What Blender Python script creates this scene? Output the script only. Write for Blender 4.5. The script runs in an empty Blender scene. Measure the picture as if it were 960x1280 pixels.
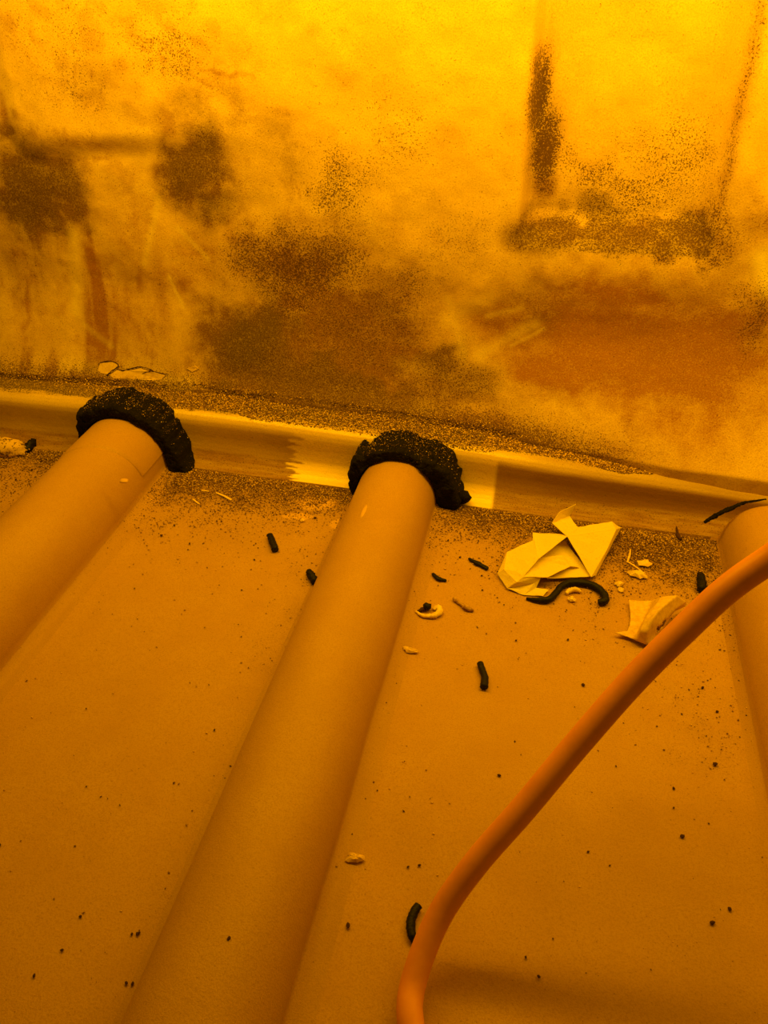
import bpy, bmesh, math, random
import numpy as np
from mathutils import Vector, Matrix

random.seed(7)
rng = np.random.default_rng(11)
scene = bpy.context.scene
COL = scene.collection
PI = math.pi

# ------------------------------------------------------------------ camera
FPX = 924.0                                   # focal length in pixels of a 960 x 1280 frame
PITCH, YAW, CAM_H = math.radians(37.9), math.radians(13.0), 0.40
cam_data = bpy.data.cameras.new('camera')
cam_data.sensor_fit = 'AUTO'; cam_data.sensor_width = 36.0
cam_data.lens = FPX / 1280.0 * 36.0
cam_data.clip_start = 0.005
cam = bpy.data.objects.new('camera', cam_data); COL.objects.link(cam)
cam.location = (0, 0, CAM_H)
cam.rotation_euler = (PI / 2 - PITCH, 0, YAW)
scene.camera = cam

# ------------------------------------------------------------------ light and exposure
world = bpy.data.worlds.new('world'); scene.world = world
world.use_nodes = True
bg = world.node_tree.nodes['Background']
bg.inputs['Color'].default_value = (1.0, 0.43, 0.0015, 1)
bg.inputs['Strength'].default_value = 0.14

def area(name, loc, target, sx, sy, power, color):
    d = bpy.data.lights.new(name, 'AREA'); d.shape = 'RECTANGLE'
    d.size = sx; d.size_y = sy; d.energy = power; d.color = color
    o = bpy.data.objects.new(name, d); COL.objects.link(o)
    o.location = loc
    o.rotation_euler = (Vector(target) - Vector(loc)).to_track_quat('-Z', 'Y').to_euler()
    return o

# daylight falling in through the amber top of the enclosure, close to the back wall
area('amber_lid_light', (-0.01, 0.485, 0.525), (-0.01, 0.610, 0.0), 1.08, 0.10, 5.3, (1.0, 0.485, 0.0015))

vs = scene.view_settings
scene.display_settings.display_device = 'sRGB'
vs.view_transform = 'Standard'; vs.look = 'None'; vs.gamma = 1.0
vs.use_curve_mapping = False
vs.exposure = 0.0

# ------------------------------------------------------------------ pixel -> point helpers
_H = np.array([-math.sin(YAW), math.cos(YAW), 0.0]); _R = np.array([math.cos(YAW), math.sin(YAW), 0.0])
_Z = np.array([0, 0, 1.0])
_F = _H * math.cos(PITCH) - _Z * math.sin(PITCH); _U = _H * math.sin(PITCH) + _Z * math.cos(PITCH)

def _ray(px, py): return _F * FPX + _R * (px - 480) - _U * (py - 640)

def at(px, py, z=0.0):                        # point of a horizontal plane
    d = _ray(px, py); t = (z - CAM_H) / d[2]
    return Vector((t * d[0], t * d[1], z))

def atw(px, py, Y=0.617):                     # (x, z) on an upright plane
    d = _ray(px, py); t = Y / d[1]
    return (t * d[0], CAM_H + t * d[2])

def depth_at(px, py, w):                      # point at a given distance in front
    p = _ray(px, py) / FPX * w
    return Vector((p[0], p[1], CAM_H + p[2]))

# ------------------------------------------------------------------ noise
def vnoise(x, y, seed=0):
    xi = np.floor(x).astype(np.int64); yi = np.floor(y).astype(np.int64)
    fx = x - xi; fy = y - yi
    fx = fx * fx * (3 - 2 * fx); fy = fy * fy * (3 - 2 * fy)
    def hsh(a, b):
        n = (a * 374761393 + b * 668265263 + seed * 1442695041) & 0x7fffffff
        n = ((n ^ (n >> 13)) * 1274126177) & 0x7fffffff
        return ((n ^ (n >> 16)) & 0xffff) / 65535.0
    a = hsh(xi, yi); b = hsh(xi + 1, yi); c = hsh(xi, yi + 1); d = hsh(xi + 1, yi + 1)
    return (a + (b - a) * fx) * (1 - fy) + (c + (d - c) * fx) * fy

def fbm(x, y, octv=4, seed=0):
    x = np.asarray(x, float); y = np.asarray(y, float)
    s = np.zeros_like(x); a = 0.5; t = 0
    for i in range(octv):
        s = s + a * vnoise(x, y, seed + i * 17); t += a
        x = x * 2.03 + 5.1; y = y * 2.03 + 1.7; a *= 0.5
    return s / t

def sstep(a, b, x):
    t = np.clip((np.asarray(x, float) - a) / (b - a), 0, 1)
    return t * t * (3 - 2 * t)

# ------------------------------------------------------------------ materials
def new_mat(name):
    m = bpy.data.materials.new(name); m.use_nodes = True
    nt = m.node_tree
    return m, nt, nt.nodes['Principled BSDF']

def N(nt, typ, **kw):
    n = nt.nodes.new(typ)
    for k, v in kw.items(): setattr(n, k, v)
    return n

def noise(nt, vec, scale, detail=4, rough=0.6):
    n = N(nt, 'ShaderNodeTexNoise'); n.inputs['Scale'].default_value = scale
    n.inputs['Detail'].default_value = detail; n.inputs['Roughness'].default_value = rough
    nt.links.new(vec, n.inputs['Vector']); return n.outputs['Fac']

def math_(nt, op, a, b=None, clamp=False):
    n = N(nt, 'ShaderNodeMath', operation=op); n.use_clamp = clamp
    for i, v in enumerate((a, b)):
        if v is None: continue
        if isinstance(v, (int, float)): n.inputs[i].default_value = v
        else: nt.links.new(v, n.inputs[i])
    return n.outputs[0]

def maprange(nt, v, a, b, c=0.0, d=1.0):
    n = N(nt, 'ShaderNodeMapRange'); n.interpolation_type = 'SMOOTHSTEP'
    nt.links.new(v, n.inputs['Value'])
    for k, x in (('From Min', a), ('From Max', b), ('To Min', c), ('To Max', d)): n.inputs[k].default_value = x
    return n.outputs['Result']

def mix(nt, f, a, b):
    n = N(nt, 'ShaderNodeMix', data_type='RGBA')
    for sock, v in ((n.inputs[0], f), (n.inputs[6], a), (n.inputs[7], b)):
        if isinstance(v, (int, float)): sock.default_value = v
        elif isinstance(v, tuple): sock.default_value = (*v, 1)
        else: nt.links.new(v, sock)
    return n.outputs[2]

def bump(nt, h, strength, dist, bsdf):
    n = N(nt, 'ShaderNodeBump'); n.inputs['Strength'].default_value = strength
    n.inputs['Distance'].default_value = dist
    nt.links.new(h, n.inputs['Height']); nt.links.new(n.outputs[0], bsdf.inputs['Normal'])

def grime_mat(name, base, stain, olive, speck, rough=0.6, fine=620.0, spec=0.35, mottling=0.5):
    """Moulded plastic with grime: attribute 'grime' holds R stain and painted shade, G speck density, B pale wear and painted highlight, A olive tone."""
    m, nt, b = new_mat(name)
    tc = N(nt, 'ShaderNodeTexCoord').outputs['Object']
    at_ = N(nt, 'ShaderNodeAttribute'); at_.attribute_name = 'grime'
    sep = N(nt, 'ShaderNodeSeparateColor'); nt.links.new(at_.outputs['Color'], sep.inputs[0])
    R_, G_, B_ = sep.outputs[0], sep.outputs[1], sep.outputs[2]; A_ = at_.outputs['Alpha']
    n1 = noise(nt, tc, 28, 6, 0.65); n2 = noise(nt, tc, 140, 5, 0.7); n3 = noise(nt, tc, fine * 1.7, 3, 0.6)
    c = mix(nt, maprange(nt, n1, 0.3, 0.75), base, tuple(v * k for v, k in zip(base, (0.93, 0.88, 0.85))))
    c = mix(nt, maprange(nt, n3, 0.42, 0.66), c, tuple(v * k for v, k in zip(base, (0.84, 0.78, 0.7))))
    st = mix(nt, A_, stain, olive)
    # stain broken up by two scales of noise
    f = math_(nt, 'ADD', R_, math_(nt, 'MULTIPLY', math_(nt, 'SUBTRACT', n2, 0.5), math_(nt, 'MULTIPLY', R_, 0.5 * mottling)), clamp=True)
    f = math_(nt, 'ADD', f, math_(nt, 'MULTIPLY', math_(nt, 'SUBTRACT', n3, 0.5), math_(nt, 'MULTIPLY', R_, 1.1 * mottling)), clamp=True)
    c = mix(nt, f, c, st)
    c = mix(nt, B_, c, tuple(min(1, v * 1.3) for v in base))
    # sharp specks
    vor = N(nt, 'ShaderNodeTexNoise'); vor.inputs['Scale'].default_value = fine * 1.7
    vor.inputs['Detail'].default_value = 2.0; nt.links.new(tc, vor.inputs['Vector'])
    big = noise(nt, tc, fine * 0.9, 4, 0.7)
    thr = math_(nt, 'SUBTRACT', 0.74, math_(nt, 'MULTIPLY', G_, 0.38))
    s1 = math_(nt, 'SUBTRACT', vor.outputs['Fac'], thr)
    s2 = math_(nt, 'SUBTRACT', big, math_(nt, 'ADD', thr, 0.03))
    s = math_(nt, 'MAXIMUM', maprange(nt, s1, 0.0, 0.10), maprange(nt, s2, 0.0, 0.07))
    s = math_(nt, 'MULTIPLY', s, maprange(nt, G_, 0.0, 0.06))
    c = mix(nt, math_(nt, 'MULTIPLY', s, 0.88), c, speck)
    nt.links.new(c, b.inputs['Base Color'])
    nt.links.new(math_(nt, 'ADD', math_(nt, 'MULTIPLY', f, 0.25 if rough > 0.4 else 0.7), rough, clamp=True), b.inputs['Roughness'])
    b.inputs['Specular IOR Level'].default_value = spec
    hh = math_(nt, 'ADD', math_(nt, 'MULTIPLY', n3, 0.5), math_(nt, 'ADD', math_(nt, 'MULTIPLY', n2, 0.6), math_(nt, 'MULTIPLY', s, 0.6)))
    bump(nt, hh, 0.38, 0.0013, b)
    return m

def flat_mat(name, col, col2=None, rough=0.7, scale=300, bstr=0.4, spec=0.3, lo=0.35, hi=0.7, bd=0.0008):
    m, nt, b = new_mat(name)
    tc = N(nt, 'ShaderNodeTexCoord').outputs['Object']
    n = noise(nt, tc, scale, 4, 0.65)
    c = mix(nt, maprange(nt, n, lo, hi), col, col2 or tuple(v * 0.75 for v in col))
    nt.links.new(c, b.inputs['Base Color'])
    b.inputs['Roughness'].default_value = rough; b.inputs['Specular IOR Level'].default_value = spec
    bump(nt, noise(nt, tc, scale * 1.7, 3, 0.6), bstr, bd, b)
    return m

def grain_mat(name, cols, rough=0.85):
    m, nt, b = new_mat(name)
    g = N(nt, 'ShaderNodeNewGeometry')
    cr = N(nt, 'ShaderNodeValToRGB'); cr.color_ramp.interpolation = 'CONSTANT'
    el = cr.color_ramp.elements
    while len(el) < len(cols): el.new(0.5)
    for e, (p, c) in zip(el, cols): e.position = p; e.color = (*c, 1)
    nt.links.new(g.outputs['Random Per Island'], cr.inputs[0])
    nt.links.new(cr.outputs[0], b.inputs['Base Color'])
    b.inputs['Roughness'].default_value = rough
    return m

M = {}
M['wall'] = grime_mat('stained_yellow_wall_plastic', (0.88, 0.67, 0.38), (0.36, 0.155, 0.05), (0.125, 0.070, 0.016), (0.09, 0.04, 0.018), 0.55, 560, 0.35, 1.1)
M['floor'] = grime_mat('dusty_yellow_floor_plastic', (0.52, 0.313, 0.14), (0.30, 0.16, 0.06), (0.22, 0.14, 0.04), (0.09, 0.035, 0.02), 0.6, 700, 0.3)
M['trim'] = grime_mat('glossy_yellow_trim_plastic', (0.74, 0.55, 0.20), (0.26, 0.115, 0.035), (0.28, 0.15, 0.035), (0.06, 0.03, 0.015), 0.20, 600, 0.6, 0.2)
M['pipe'] = grime_mat('smooth_yellow_pipe_plastic', (0.51, 0.308, 0.14), (0.36, 0.19, 0.07), (0.22, 0.14, 0.04), (0.12, 0.05, 0.02), 0.5, 700, 0.35, 0.3)
M['foam'] = flat_mat('black_rubber_foam', (0.006, 0.0045, 0.004), (0.022, 0.015, 0.010), 0.75, 520, 1.0, 0.15, 0.5, 0.72, 0.0015)
M['rubber'] = flat_mat('black_rubber', (0.006, 0.005, 0.005), (0.03, 0.024, 0.02), 0.5, 500, 0.6, 0.22, 0.55, 0.8)
M['hose'] = flat_mat('orange_hose_plastic', (0.82, 0.34, 0.12), (0.74, 0.29, 0.10), 0.42, 60, 0.05, 0.4)
M['paper'] = flat_mat('soiled_pale_paper', (0.82, 0.66, 0.40), (0.64, 0.47, 0.24), 0.75, 620, 0.3, 0.2, 0.52, 0.8, 0.0006)
M['film'] = flat_mat('torn_yellowed_film', (0.80, 0.56, 0.28), (0.62, 0.40, 0.16), 0.55, 260, 0.2, 0.3)
M['flake'] = flat_mat('pale_flake', (0.86, 0.66, 0.36), (0.68, 0.46, 0.2), 0.7, 300, 0.3)
M['twig'] = flat_mat('brown_twig', (0.30, 0.15, 0.07), (0.62, 0.42, 0.22), 0.8, 350, 0.5)
M['straw'] = flat_mat('straw', (0.86, 0.62, 0.32), (0.7, 0.48, 0.2), 0.7, 200, 0.2)
M['crumb'] = flat_mat('dark_crumb', (0.045, 0.016, 0.01), (0.09, 0.035, 0.02), 0.8, 900, 0.5)
M['debris'] = flat_mat('striped_debris', (0.74, 0.50, 0.24), (0.12, 0.06, 0.03), 0.8, 240, 0.6, 0.2, 0.52, 0.62)
M['grit'] = grain_mat('mixed_grit', [(0.0, (0.09, 0.036, 0.016)), (0.30, (0.22, 0.11, 0.04)), (0.55, (0.46, 0.27, 0.09)), (0.80, (0.80, 0.54, 0.25))])

# ------------------------------------------------------------------ object helpers
def link(name, me, mat, parent=None, smooth=True):
    o = bpy.data.objects.new(name, me); COL.objects.link(o)
    if mat: me.materials.append(mat)
    if smooth: me.polygons.foreach_set('use_smooth', np.ones(len(me.polygons), bool))
    if parent: o.parent = parent
    return o

def tag(o, label=None, cat=None, group=None, kind=None):
    if label: o['label'] = label
    if cat: o['category'] = cat
    if group: o['group'] = group
    if kind: o['kind'] = kind
    return o

def mesh(name, verts, faces):
    me = bpy.data.meshes.new(name)
    me.from_pydata([tuple(v) for v in verts], [], [tuple(f) for f in faces]); me.update()
    return me

def grid_mesh(name, P, flip=False):
    """P: (rows, cols, 3) array of points -> quad mesh."""
    r, c, _ = P.shape
    idx = np.arange(r * c).reshape(r, c)
    q = np.stack([idx[:-1, :-1], idx[:-1, 1:], idx[1:, 1:], idx[1:, :-1]], -1).reshape(-1, 4)
    if flip: q = q[:, ::-1]
    me = bpy.data.meshes.new(name)
    me.vertices.add(r * c); me.vertices.foreach_set('co', P.reshape(-1).astype(np.float32))
    me.loops.add(q.size); me.loops.foreach_set('vertex_index', q.reshape(-1).astype(np.int32))
    me.polygons.add(len(q)); me.polygons.foreach_set('loop_start', (np.arange(len(q)) * 4).astype(np.int32))
    me.update(calc_edges=True); me.validate()
    return me

def set_grime(me, rgba):
    a = me.attributes.new('grime', 'FLOAT_COLOR', 'POINT')
    a.data.foreach_set('color', np.clip(rgba, 0, 1).reshape(-1).astype(np.float32))

def sweep(name, pts, rad, seg=10, wob=0.0, seed=0, cap=True, flat=1.0, smooth_n=6):
    """Closed tube through pts (Catmull-Rom), radius list or number; wob roughens it."""
    pts = [Vector(p) for p in pts]
    if not hasattr(rad, '__len__'): rad = [rad] * len(pts)
    C = []; Rr = []
    for i in range(len(pts) - 1):
        p0 = pts[max(i - 1, 0)]; p1 = pts[i]; p2 = pts[i + 1]; p3 = pts[min(i + 2, len(pts) - 1)]
        for k in range(smooth_n):
            t = k / smooth_n
            C.append(0.5 * ((2 * p1) + (p2 - p0) * t + (2 * p0 - 5 * p1 + 4 * p2 - p3) * t * t + (3 * p1 - p0 - 3 * p2 + p3) * t ** 3))
            Rr.append(rad[i] + (rad[i + 1] - rad[i]) * t)
    C.append(pts[-1]); Rr.append(rad[-1])
    rnd = random.Random(seed)
    V = []; F = []
    up = Vector((0, 0, 1))
    for i, c in enumerate(C):
        T = (C[min(i + 1, len(C) - 1)] - C[max(i - 1, 0)]).normalized()
        S = T.cross(up)
        if S.length < 1e-4: S = Vector((1, 0, 0))
        S.normalize(); B = S.cross(T).normalized()
        for k in range(seg):
            a = 2 * PI * k / seg
            r = Rr[i] * (1 + wob * (rnd.random() - 0.5) * 2)
            V.append(c + S * math.cos(a) * r + B * math.sin(a) * r * flat)
    n = len(C)
    for i in range(n - 1):
        for k in range(seg):
            F.append((i * seg + k, i * seg + (k + 1) % seg, (i + 1) * seg + (k + 1) % seg, (i + 1) * seg + k))
    if cap:
        for i, s in ((0, 1), (n - 1, -1)):
            V.append(C[i] + (C[min(i + 1, n - 1)] - C[max(i - 1, 0)]).normalized() * (-s) * Rr[i] * 0.25)
            ci = len(V) - 1
            for k in range(seg):
                f = (i * seg + (k + 1) % seg, i * seg + k, ci)
                F.append(f if s == 1 else f[::-1])
    return mesh(name, V, F)

def lump(name, sx, sy, sz, seed, sub=2, rough=0.25):
    bm = bmesh.new(); bmesh.ops.create_icosphere(bm, subdivisions=sub, radius=1.0)
    rnd = random.Random(seed)
    for v in bm.verts:
        k = 1 + rough * (rnd.random() * 2 - 1)
        v.co = Vector((v.co.x * sx * k, v.co.y * sy * k, v.co.z * sz * k))
    me = bpy.data.meshes.new(name); bm.to_mesh(me); bm.free()
    return me

# ------------------------------------------------------------------ layout numbers
TRIM_Y = 0.537                                # face of the trim at the floor
PIPES = [dict(x=-0.3715, r=0.0405, top=0.0497, y1=0.556, fl=0.006, fr=0.010, sink=0.0),
         dict(x=-0.1085, r=0.0355, top=0.0425, y1=0.556, fl=0.004, fr=0.009, sink=0.006),
         dict(x=0.2015, r=0.036, top=0.046, y1=0.530, fl=0.004, fr=0.009, sink=0.006)]

def trim_scale(x):                            # the trim gets lower to the right
    return np.interp(x, [-1.2, -0.5, -0.31, -0.17, -0.05, 0.09, 0.18, 0.9], [0.98, 0.98, 1.0, 0.98, 0.94, 0.82, 0.72, 0.72])

def wall_foot(x):                             # where the wall meets the ledge on the trim
    return np.interp(x, [-1.3, -0.55, -0.42, -0.32, -0.19, -0.04, 0.0, 0.06, 0.12, 0.2, 0.9],
                     [0.577, 0.577, 0.587, 0.594, 0.592, 0.589, 0.580, 0.567, 0.558, 0.556, 0.556])

def axis(dense0, dense1, step, lo, hi, n=14):
    return np.concatenate([np.linspace(lo, dense0, n)[:-1], np.arange(dense0, dense1, step), np.linspace(dense1, hi, n)])

def blob(X, Y, cx, cy, rx, ry, rot=0.0, p=1.0):
    c, s = math.cos(rot), math.sin(rot)
    u = ((X - cx) * c + (Y - cy) * s) / rx; v = (-(X - cx) * s + (Y - cy) * c) / ry
    return np.exp(-((u * u + v * v) ** p))

def seg_dist(X, Y, a, b):
    ax, ay = a; bx, by = b
    t = np.clip(((X - ax) * (bx - ax) + (Y - ay) * (by - ay)) / ((bx - ax) ** 2 + (by - ay) ** 2), 0, 1)
    return np.hypot(X - ax - t * (bx - ax), Y - ay - t * (by - ay))

# ------------------------------------------------------------------ floor
def floor_density(X, Y):
    """Loose grit density on the floor: drifts against the trim and beside the pipes."""
    d = TRIM_Y - Y
    n = fbm(X * 30, Y * 30, 4, 3); n2 = fbm(X * 90, Y * 90, 3, 9)
    w = np.interp(X, [-0.6, -0.42, -0.30, -0.2, -0.15, -0.06, 0.02, 0.09, 0.16, 0.3], [0.055, 0.055, 0.060, 0.050, 0.036, 0.042, 0.060, 0.070, 0.072, 0.055])
    g = np.exp(-(np.clip(d, 0, 1) / (w * (0.6 + 0.8 * n))) ** 1.5) * (0.55 + 0.9 * n2)
    g += 0.30 * blob(X, Y, -0.158, 0.38, 0.022, 0.085) * n2
    g += 0.22 * blob(X, Y, 0.145, 0.43, 0.022, 0.09) * n2
    g += 0.20 * blob(X, Y, 0.13, 0.33, 0.03, 0.06) * n2
    g += 0.30 * blob(X, Y, 0.09, 0.475, 0.05, 0.025) * n
    g += 0.25 * blob(X, Y, -0.29, 0.49, 0.05, 0.03) * n
    g += 0.06 * sstep(0.42, 0.7, n2)
    return np.clip(g * 1.1, 0, 1)

gx = axis(-0.62, 0.36, 0.002, -1.3, 0.9); gy = axis(0.04, 0.60, 0.002, -0.7, 0.64, 10)
X, Y = np.meshgrid(gx, gy)
Zf = (fbm(X * 7, Y * 7, 2, 40) - 0.5) * 0.0006 - 0.0003
Zf = np.minimum(Zf, 0.0)
g = floor_density(X, Y)
crust = np.zeros_like(X)
for (px, py, rx, ry) in ((395, 628, .022, .012), (372, 645, .014, .006), (425, 655, .010, .008), (400, 612, .01, .006), (12, 555, .02, .01)):
    p = at(px, py); crust = np.maximum(crust, blob(X, Y, p.x, p.y, rx, ry, 0.2, 2.0))
crust = sstep(0.45, 0.62, crust * (0.6 + 0.7 * fbm(X * 120, Y * 120, 3, 21)))
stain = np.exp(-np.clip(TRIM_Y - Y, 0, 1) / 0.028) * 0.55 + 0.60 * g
# dark line along the left foot of the middle pipe
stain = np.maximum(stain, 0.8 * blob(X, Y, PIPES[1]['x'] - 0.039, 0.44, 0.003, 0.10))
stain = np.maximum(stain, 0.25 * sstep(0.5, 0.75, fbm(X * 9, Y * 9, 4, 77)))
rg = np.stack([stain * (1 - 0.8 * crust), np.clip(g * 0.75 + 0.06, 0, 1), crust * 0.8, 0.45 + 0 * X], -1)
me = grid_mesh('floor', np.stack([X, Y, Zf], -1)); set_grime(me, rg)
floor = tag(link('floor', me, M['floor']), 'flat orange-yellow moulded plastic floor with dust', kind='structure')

# ------------------------------------------------------------------ back wall
wx = axis(-0.66, 0.36, 0.0014, -1.3, 0.9); wz = axis(0.02, 0.44, 0.0014, 0.015, 0.80, 10)
X, Zw = np.meshgrid(wx, wz)
LEAN = 0.10
Yw = wall_foot(X) + 0.0 * Zw
blend = np.clip((Zw - 0.045) / 0.10, 0, 1); blend = 1 - (1 - blend) ** 1.8
Yw = Yw * (1 - blend) + 0.612 * blend
Yw += 0.004 * np.exp(-((Zw - 0.050) / 0.010) ** 2) * -0.5 * np.interp(X, [-0.05, 0.02], [1, 0]) + LEAN * np.clip(Zw - 0.06, 0, 2) * 0.6
Yw -= 0.007 * np.interp(X, [-0.02, 0.06], [1, 0]) * np.clip(np.exp(-(Zw - 0.0505 * trim_scale(X)) / 0.006), 0, 1)      # runs out onto the ledge
# slow dents of the moulding
Yw += (fbm(X * 9, Zw * 9, 3, 5) - 0.5) * 0.012 + (fbm(X * 34, Zw * 34, 3, 6) - 0.5) * 0.0022
# right hand recessed panel with a sloping sill
xl = -0.0325 - 0.03 * (Zw - 0.2); xr = 0.121 - 0.06 * (Zw - 0.205)
zs = 0.1995 + 0.02 * (X - 0.04) + 0.003 * (fbm(X * 40, 0 * X, 2, 8) - 0.5)
rec = sstep(0, 0.008, X - xl) * sstep(0, 0.024, xr - X) * sstep(0, 0.028, Zw - zs)
Yw += 0.022 * rec
Yw -= 0.0016 * np.exp(-((Zw - zs + 0.010) / 0.018) ** 2) * sstep(-0.01, 0.02, X - xl) * sstep(-0.01, 0.02, xr - X)
Yw -= 0.003 * np.exp(-((X - xr - 0.010) / 0.012) ** 2) * sstep(0.17, 0.22, Zw)
Yw -= 0.002 * np.exp(-((X - xl + 0.006) / 0.008) ** 2) * sstep(0.17, 0.22, Zw)
# left hand recess, fading out to the right
zl = 0.2400 + 0.08 * (X + 0.47)
lrec = sstep(0, 0.022, Zw - zl) * sstep(-0.486, -0.462, X) * (1 - sstep(-0.42, -0.22, X))
Yw -= 0.006 * lrec

ST = np.zeros_like(X); SP = np.zeros_like(X); WR = np.zeros_like(X); OL = np.zeros_like(X)
nz1 = fbm(X * 22, Zw * 22, 7, 31); nz2 = fbm(X * 60, Zw * 60, 6, 33); nz3 = fbm(X * 18, Zw * 90, 4, 35)
def wst(px, py, rx, ry, amt, olive=0.0, sp=0.0, rot=0.0, p=1.0, rag=1.4, Y=0.617):
    """soft patch of grime and of painted edge shade; rx, ry in picture pixels on the wall (about 0.69 mm each)"""
    global ST, SP, OL
    cx, cz = atw(px, py, Y)
    if min(rx, ry) < 25: rag = rag * 0.18
    k = blob(X + rag * (nz1 - 0.5) * 0.05, Zw + rag * (nz2 - 0.5) * 0.03, cx, cz, rx * 0.00069, ry * 0.00082, rot, p)
    ST = np.maximum(ST, amt * k); OL = np.maximum(OL, olive * k); SP = np.maximum(SP, sp * k)
# (px, py, rx, ry, stain, olive, speck, rot, p)
for a in [
    (35, 238, 78, 64, 1.0, .9, .4, 0, 2.2), (35, 290, 60, 24, .7, .7, .3), (75, 260, 40, 24, .6, .6, .3), (20, 330, 55, 40, .5, .3, .3), (80, 178, 130, 9, .60, .2, .25),  # last entry: shade line under the left panel edge, painted as stain
    (252, 212, 56, 66, .92, .9, .4, 0, 2.0), (280, 250, 36, 24, .7, .8, .3), (205, 160, 14, 22, .55, .1, .3), (330, 190, 60, 50, .35, .6, .2),
    (150, 300, 70, 60, .50, .1, .25), (140, 380, 70, 50, .62, .05, .3), (200, 360, 16, 80, .62, .1, .3),
    (70, 400, 100, 50, .22, .05, .15), (260, 330, 60, 60, .55, .2, .3),
    (370, 340, 105, 66, .80, .5, .7, .1, 1.5), (330, 425, 105, 66, 1.0, 1.0, .25, 0, 1.6), (450, 410, 130, 80, .92, .6, .5, 0, 1.4),
    (400, 470, 190, 50, .92, .85, .5, -.08, 2.5), (560, 470, 90, 40, .7, .7, .5, -.1, 1.6), (540, 450, 70, 28, .80, .8, .4), (480, 480, 220, 28, .70, .8, .55), (300, 470, 70, 30, .9, .9, .5),
    (500, 360, 70, 60, .50, .2, .5), (420, 240, 70, 55, .22, .2, .62), (490, 170, 80, 60, .10, 0, .42),
    (560, 300, 60, 40, .30, .1, .40), (660, 370, 45, 40, .48, .5, .2), (760, 420, 165, 76, .98, .05, .2, 0, 1.8),
    (860, 440, 110, 84, .98, .1, .2, 0, 1.6), (948, 390, 24, 60, 1.0, .3, .6), (925, 370, 24, 24, .6, .2, .5), (950, 440, 24, 40, .7, .1, .3), (930, 290, 34, 34, .55, .2, .3),
    (920, 480, 60, 50, .65, .0, .2), (690, 445, 60, 28, .4, 0, .2),
    # sill of the recessed panel and its left jamb
    (665, 300, 46, 20, .95, .95, .5, 0, 1.5), (740, 285, 100, 26, .72, .8, .6, 0, 1.5), (840, 300, 60, 26, .82, .5, .7, 0, 1.5),
    (775, 240, 90, 26, .35, .1, .6, -.12, 1.2), (850, 215, 60, 50, .15, 0, .55),
    (675, 240, 20, 20, .85, .6, .6, 0, 1.5), (680, 195, 22, 40, .72, .15, .9, 0, 1.8), (672, 130, 15, 45, .60, .05, .9, 0, 1.6), (668, 90, 9, 22, .5, 0, .8),
    (890, 280, 20, 30, .55, .1, .6),
    # left recess corner, its shade painted in as stain, then top left scuffs
    (2, 150, 10, 26, .75, 0, .3, 0, 1.5), (100, 60, 90, 60, .22, 0, .40), (225, 70, 70, 30, .26, 0, .55, -.3), (90, 120, 70, 40, .26, 0, .42),
    (340, 145, 26, 7, .35, 0, .3, 0, 1.5), (200, 30, 60, 50, .2, 0, .38), (20, 40, 60, 60, .25, 0, .3),
    (380, 240, 10, 10, .30, 0, .6)]:
    wst(*a)
pa, pb = atw(958, 10), atw(893, 290)
jd = np.exp(-(seg_dist(X + (nz2 - 0.5) * 0.006, Zw, pa, pb) / 0.0052) ** 2)
ST = np.maximum(ST, 0.55 * jd); SP = np.maximum(SP, 0.5 * jd)
u = Zw - zs
sill = sstep(-0.003, 0.003, u) * (1 - sstep(0.018, 0.040, u + (nz2 - 0.5) * 0.03)) * sstep(-0.004, 0.004, X - xl) * sstep(-0.004, 0.006, xr - X)
ST = np.maximum(ST, sill * (0.55 + 0.6 * nz2)); SP = np.maximum(SP, 0.6 * sill); OL = np.maximum(OL, 0.85 * sill)
def dark_scratch(a, b, w, amt):
    global ST
    d = seg_dist(X + (nz2 - 0.5) * 0.018, Zw + (nz1 - 0.5) * 0.030, atw(*a), atw(*b))
    ST = np.maximum(ST, amt * np.exp(-(d / w) ** 2) * (0.4 + 0.9 * nz2))
for q_ in [((150, 28), (200, 55)), ((182, 74), (196, 54)), ((204, 62), (262, 102)), ((92, 76), (88, 122)), ((96, 132), (106, 138)), ((112, 78), (110, 94)), ((190, 60), (245, 62)), ((160, 40), (230, 95)), ((205, 40), (260, 50)),
           ((240, 70), (310, 95)), ((312, 146), (358, 148)), ((118, 210), (130, 203)), ((208, 140), (212, 172)), ((366, 232), (364, 240)), ((374, 246), (380, 258)), ((36, 40), (42, 58)), ((190, 0), (192, 8)), ((70, 30), (90, 60)), ((200, 85), (202, 90)),
           ((120, 365), (122, 400)), ((150, 350), (148, 420)), ((192, 380), (188, 450)), ((165, 300), (168, 350)), ((135, 320), (134, 380))]:
    dark_scratch(*q_, .0020, .5)
for q_ in [((112, 300), (118, 400)), ((150, 380), (152, 440)), ((196, 320), (200, 440)), ((40, 330), (42, 400)), ((175, 300), (178, 360))]:
    dark_scratch(*q_, .006, .62)
# foot of the wall: grime creeping up off the ledge
leftw0 = 1 - sstep(-0.42, -0.33, X)
foot = np.exp(-(np.clip(Zw - 0.046, 0, 1) / 0.022) ** 1.5) * np.interp(X, [0.0, 0.07, 0.14], [1, 0.7, 0.12])
ST = np.maximum(ST, foot * (0.60 + 0.45 * nz1)); SP = np.maximum(SP, foot * 0.8); OL = np.maximum(OL, foot * 0.7)
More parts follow.
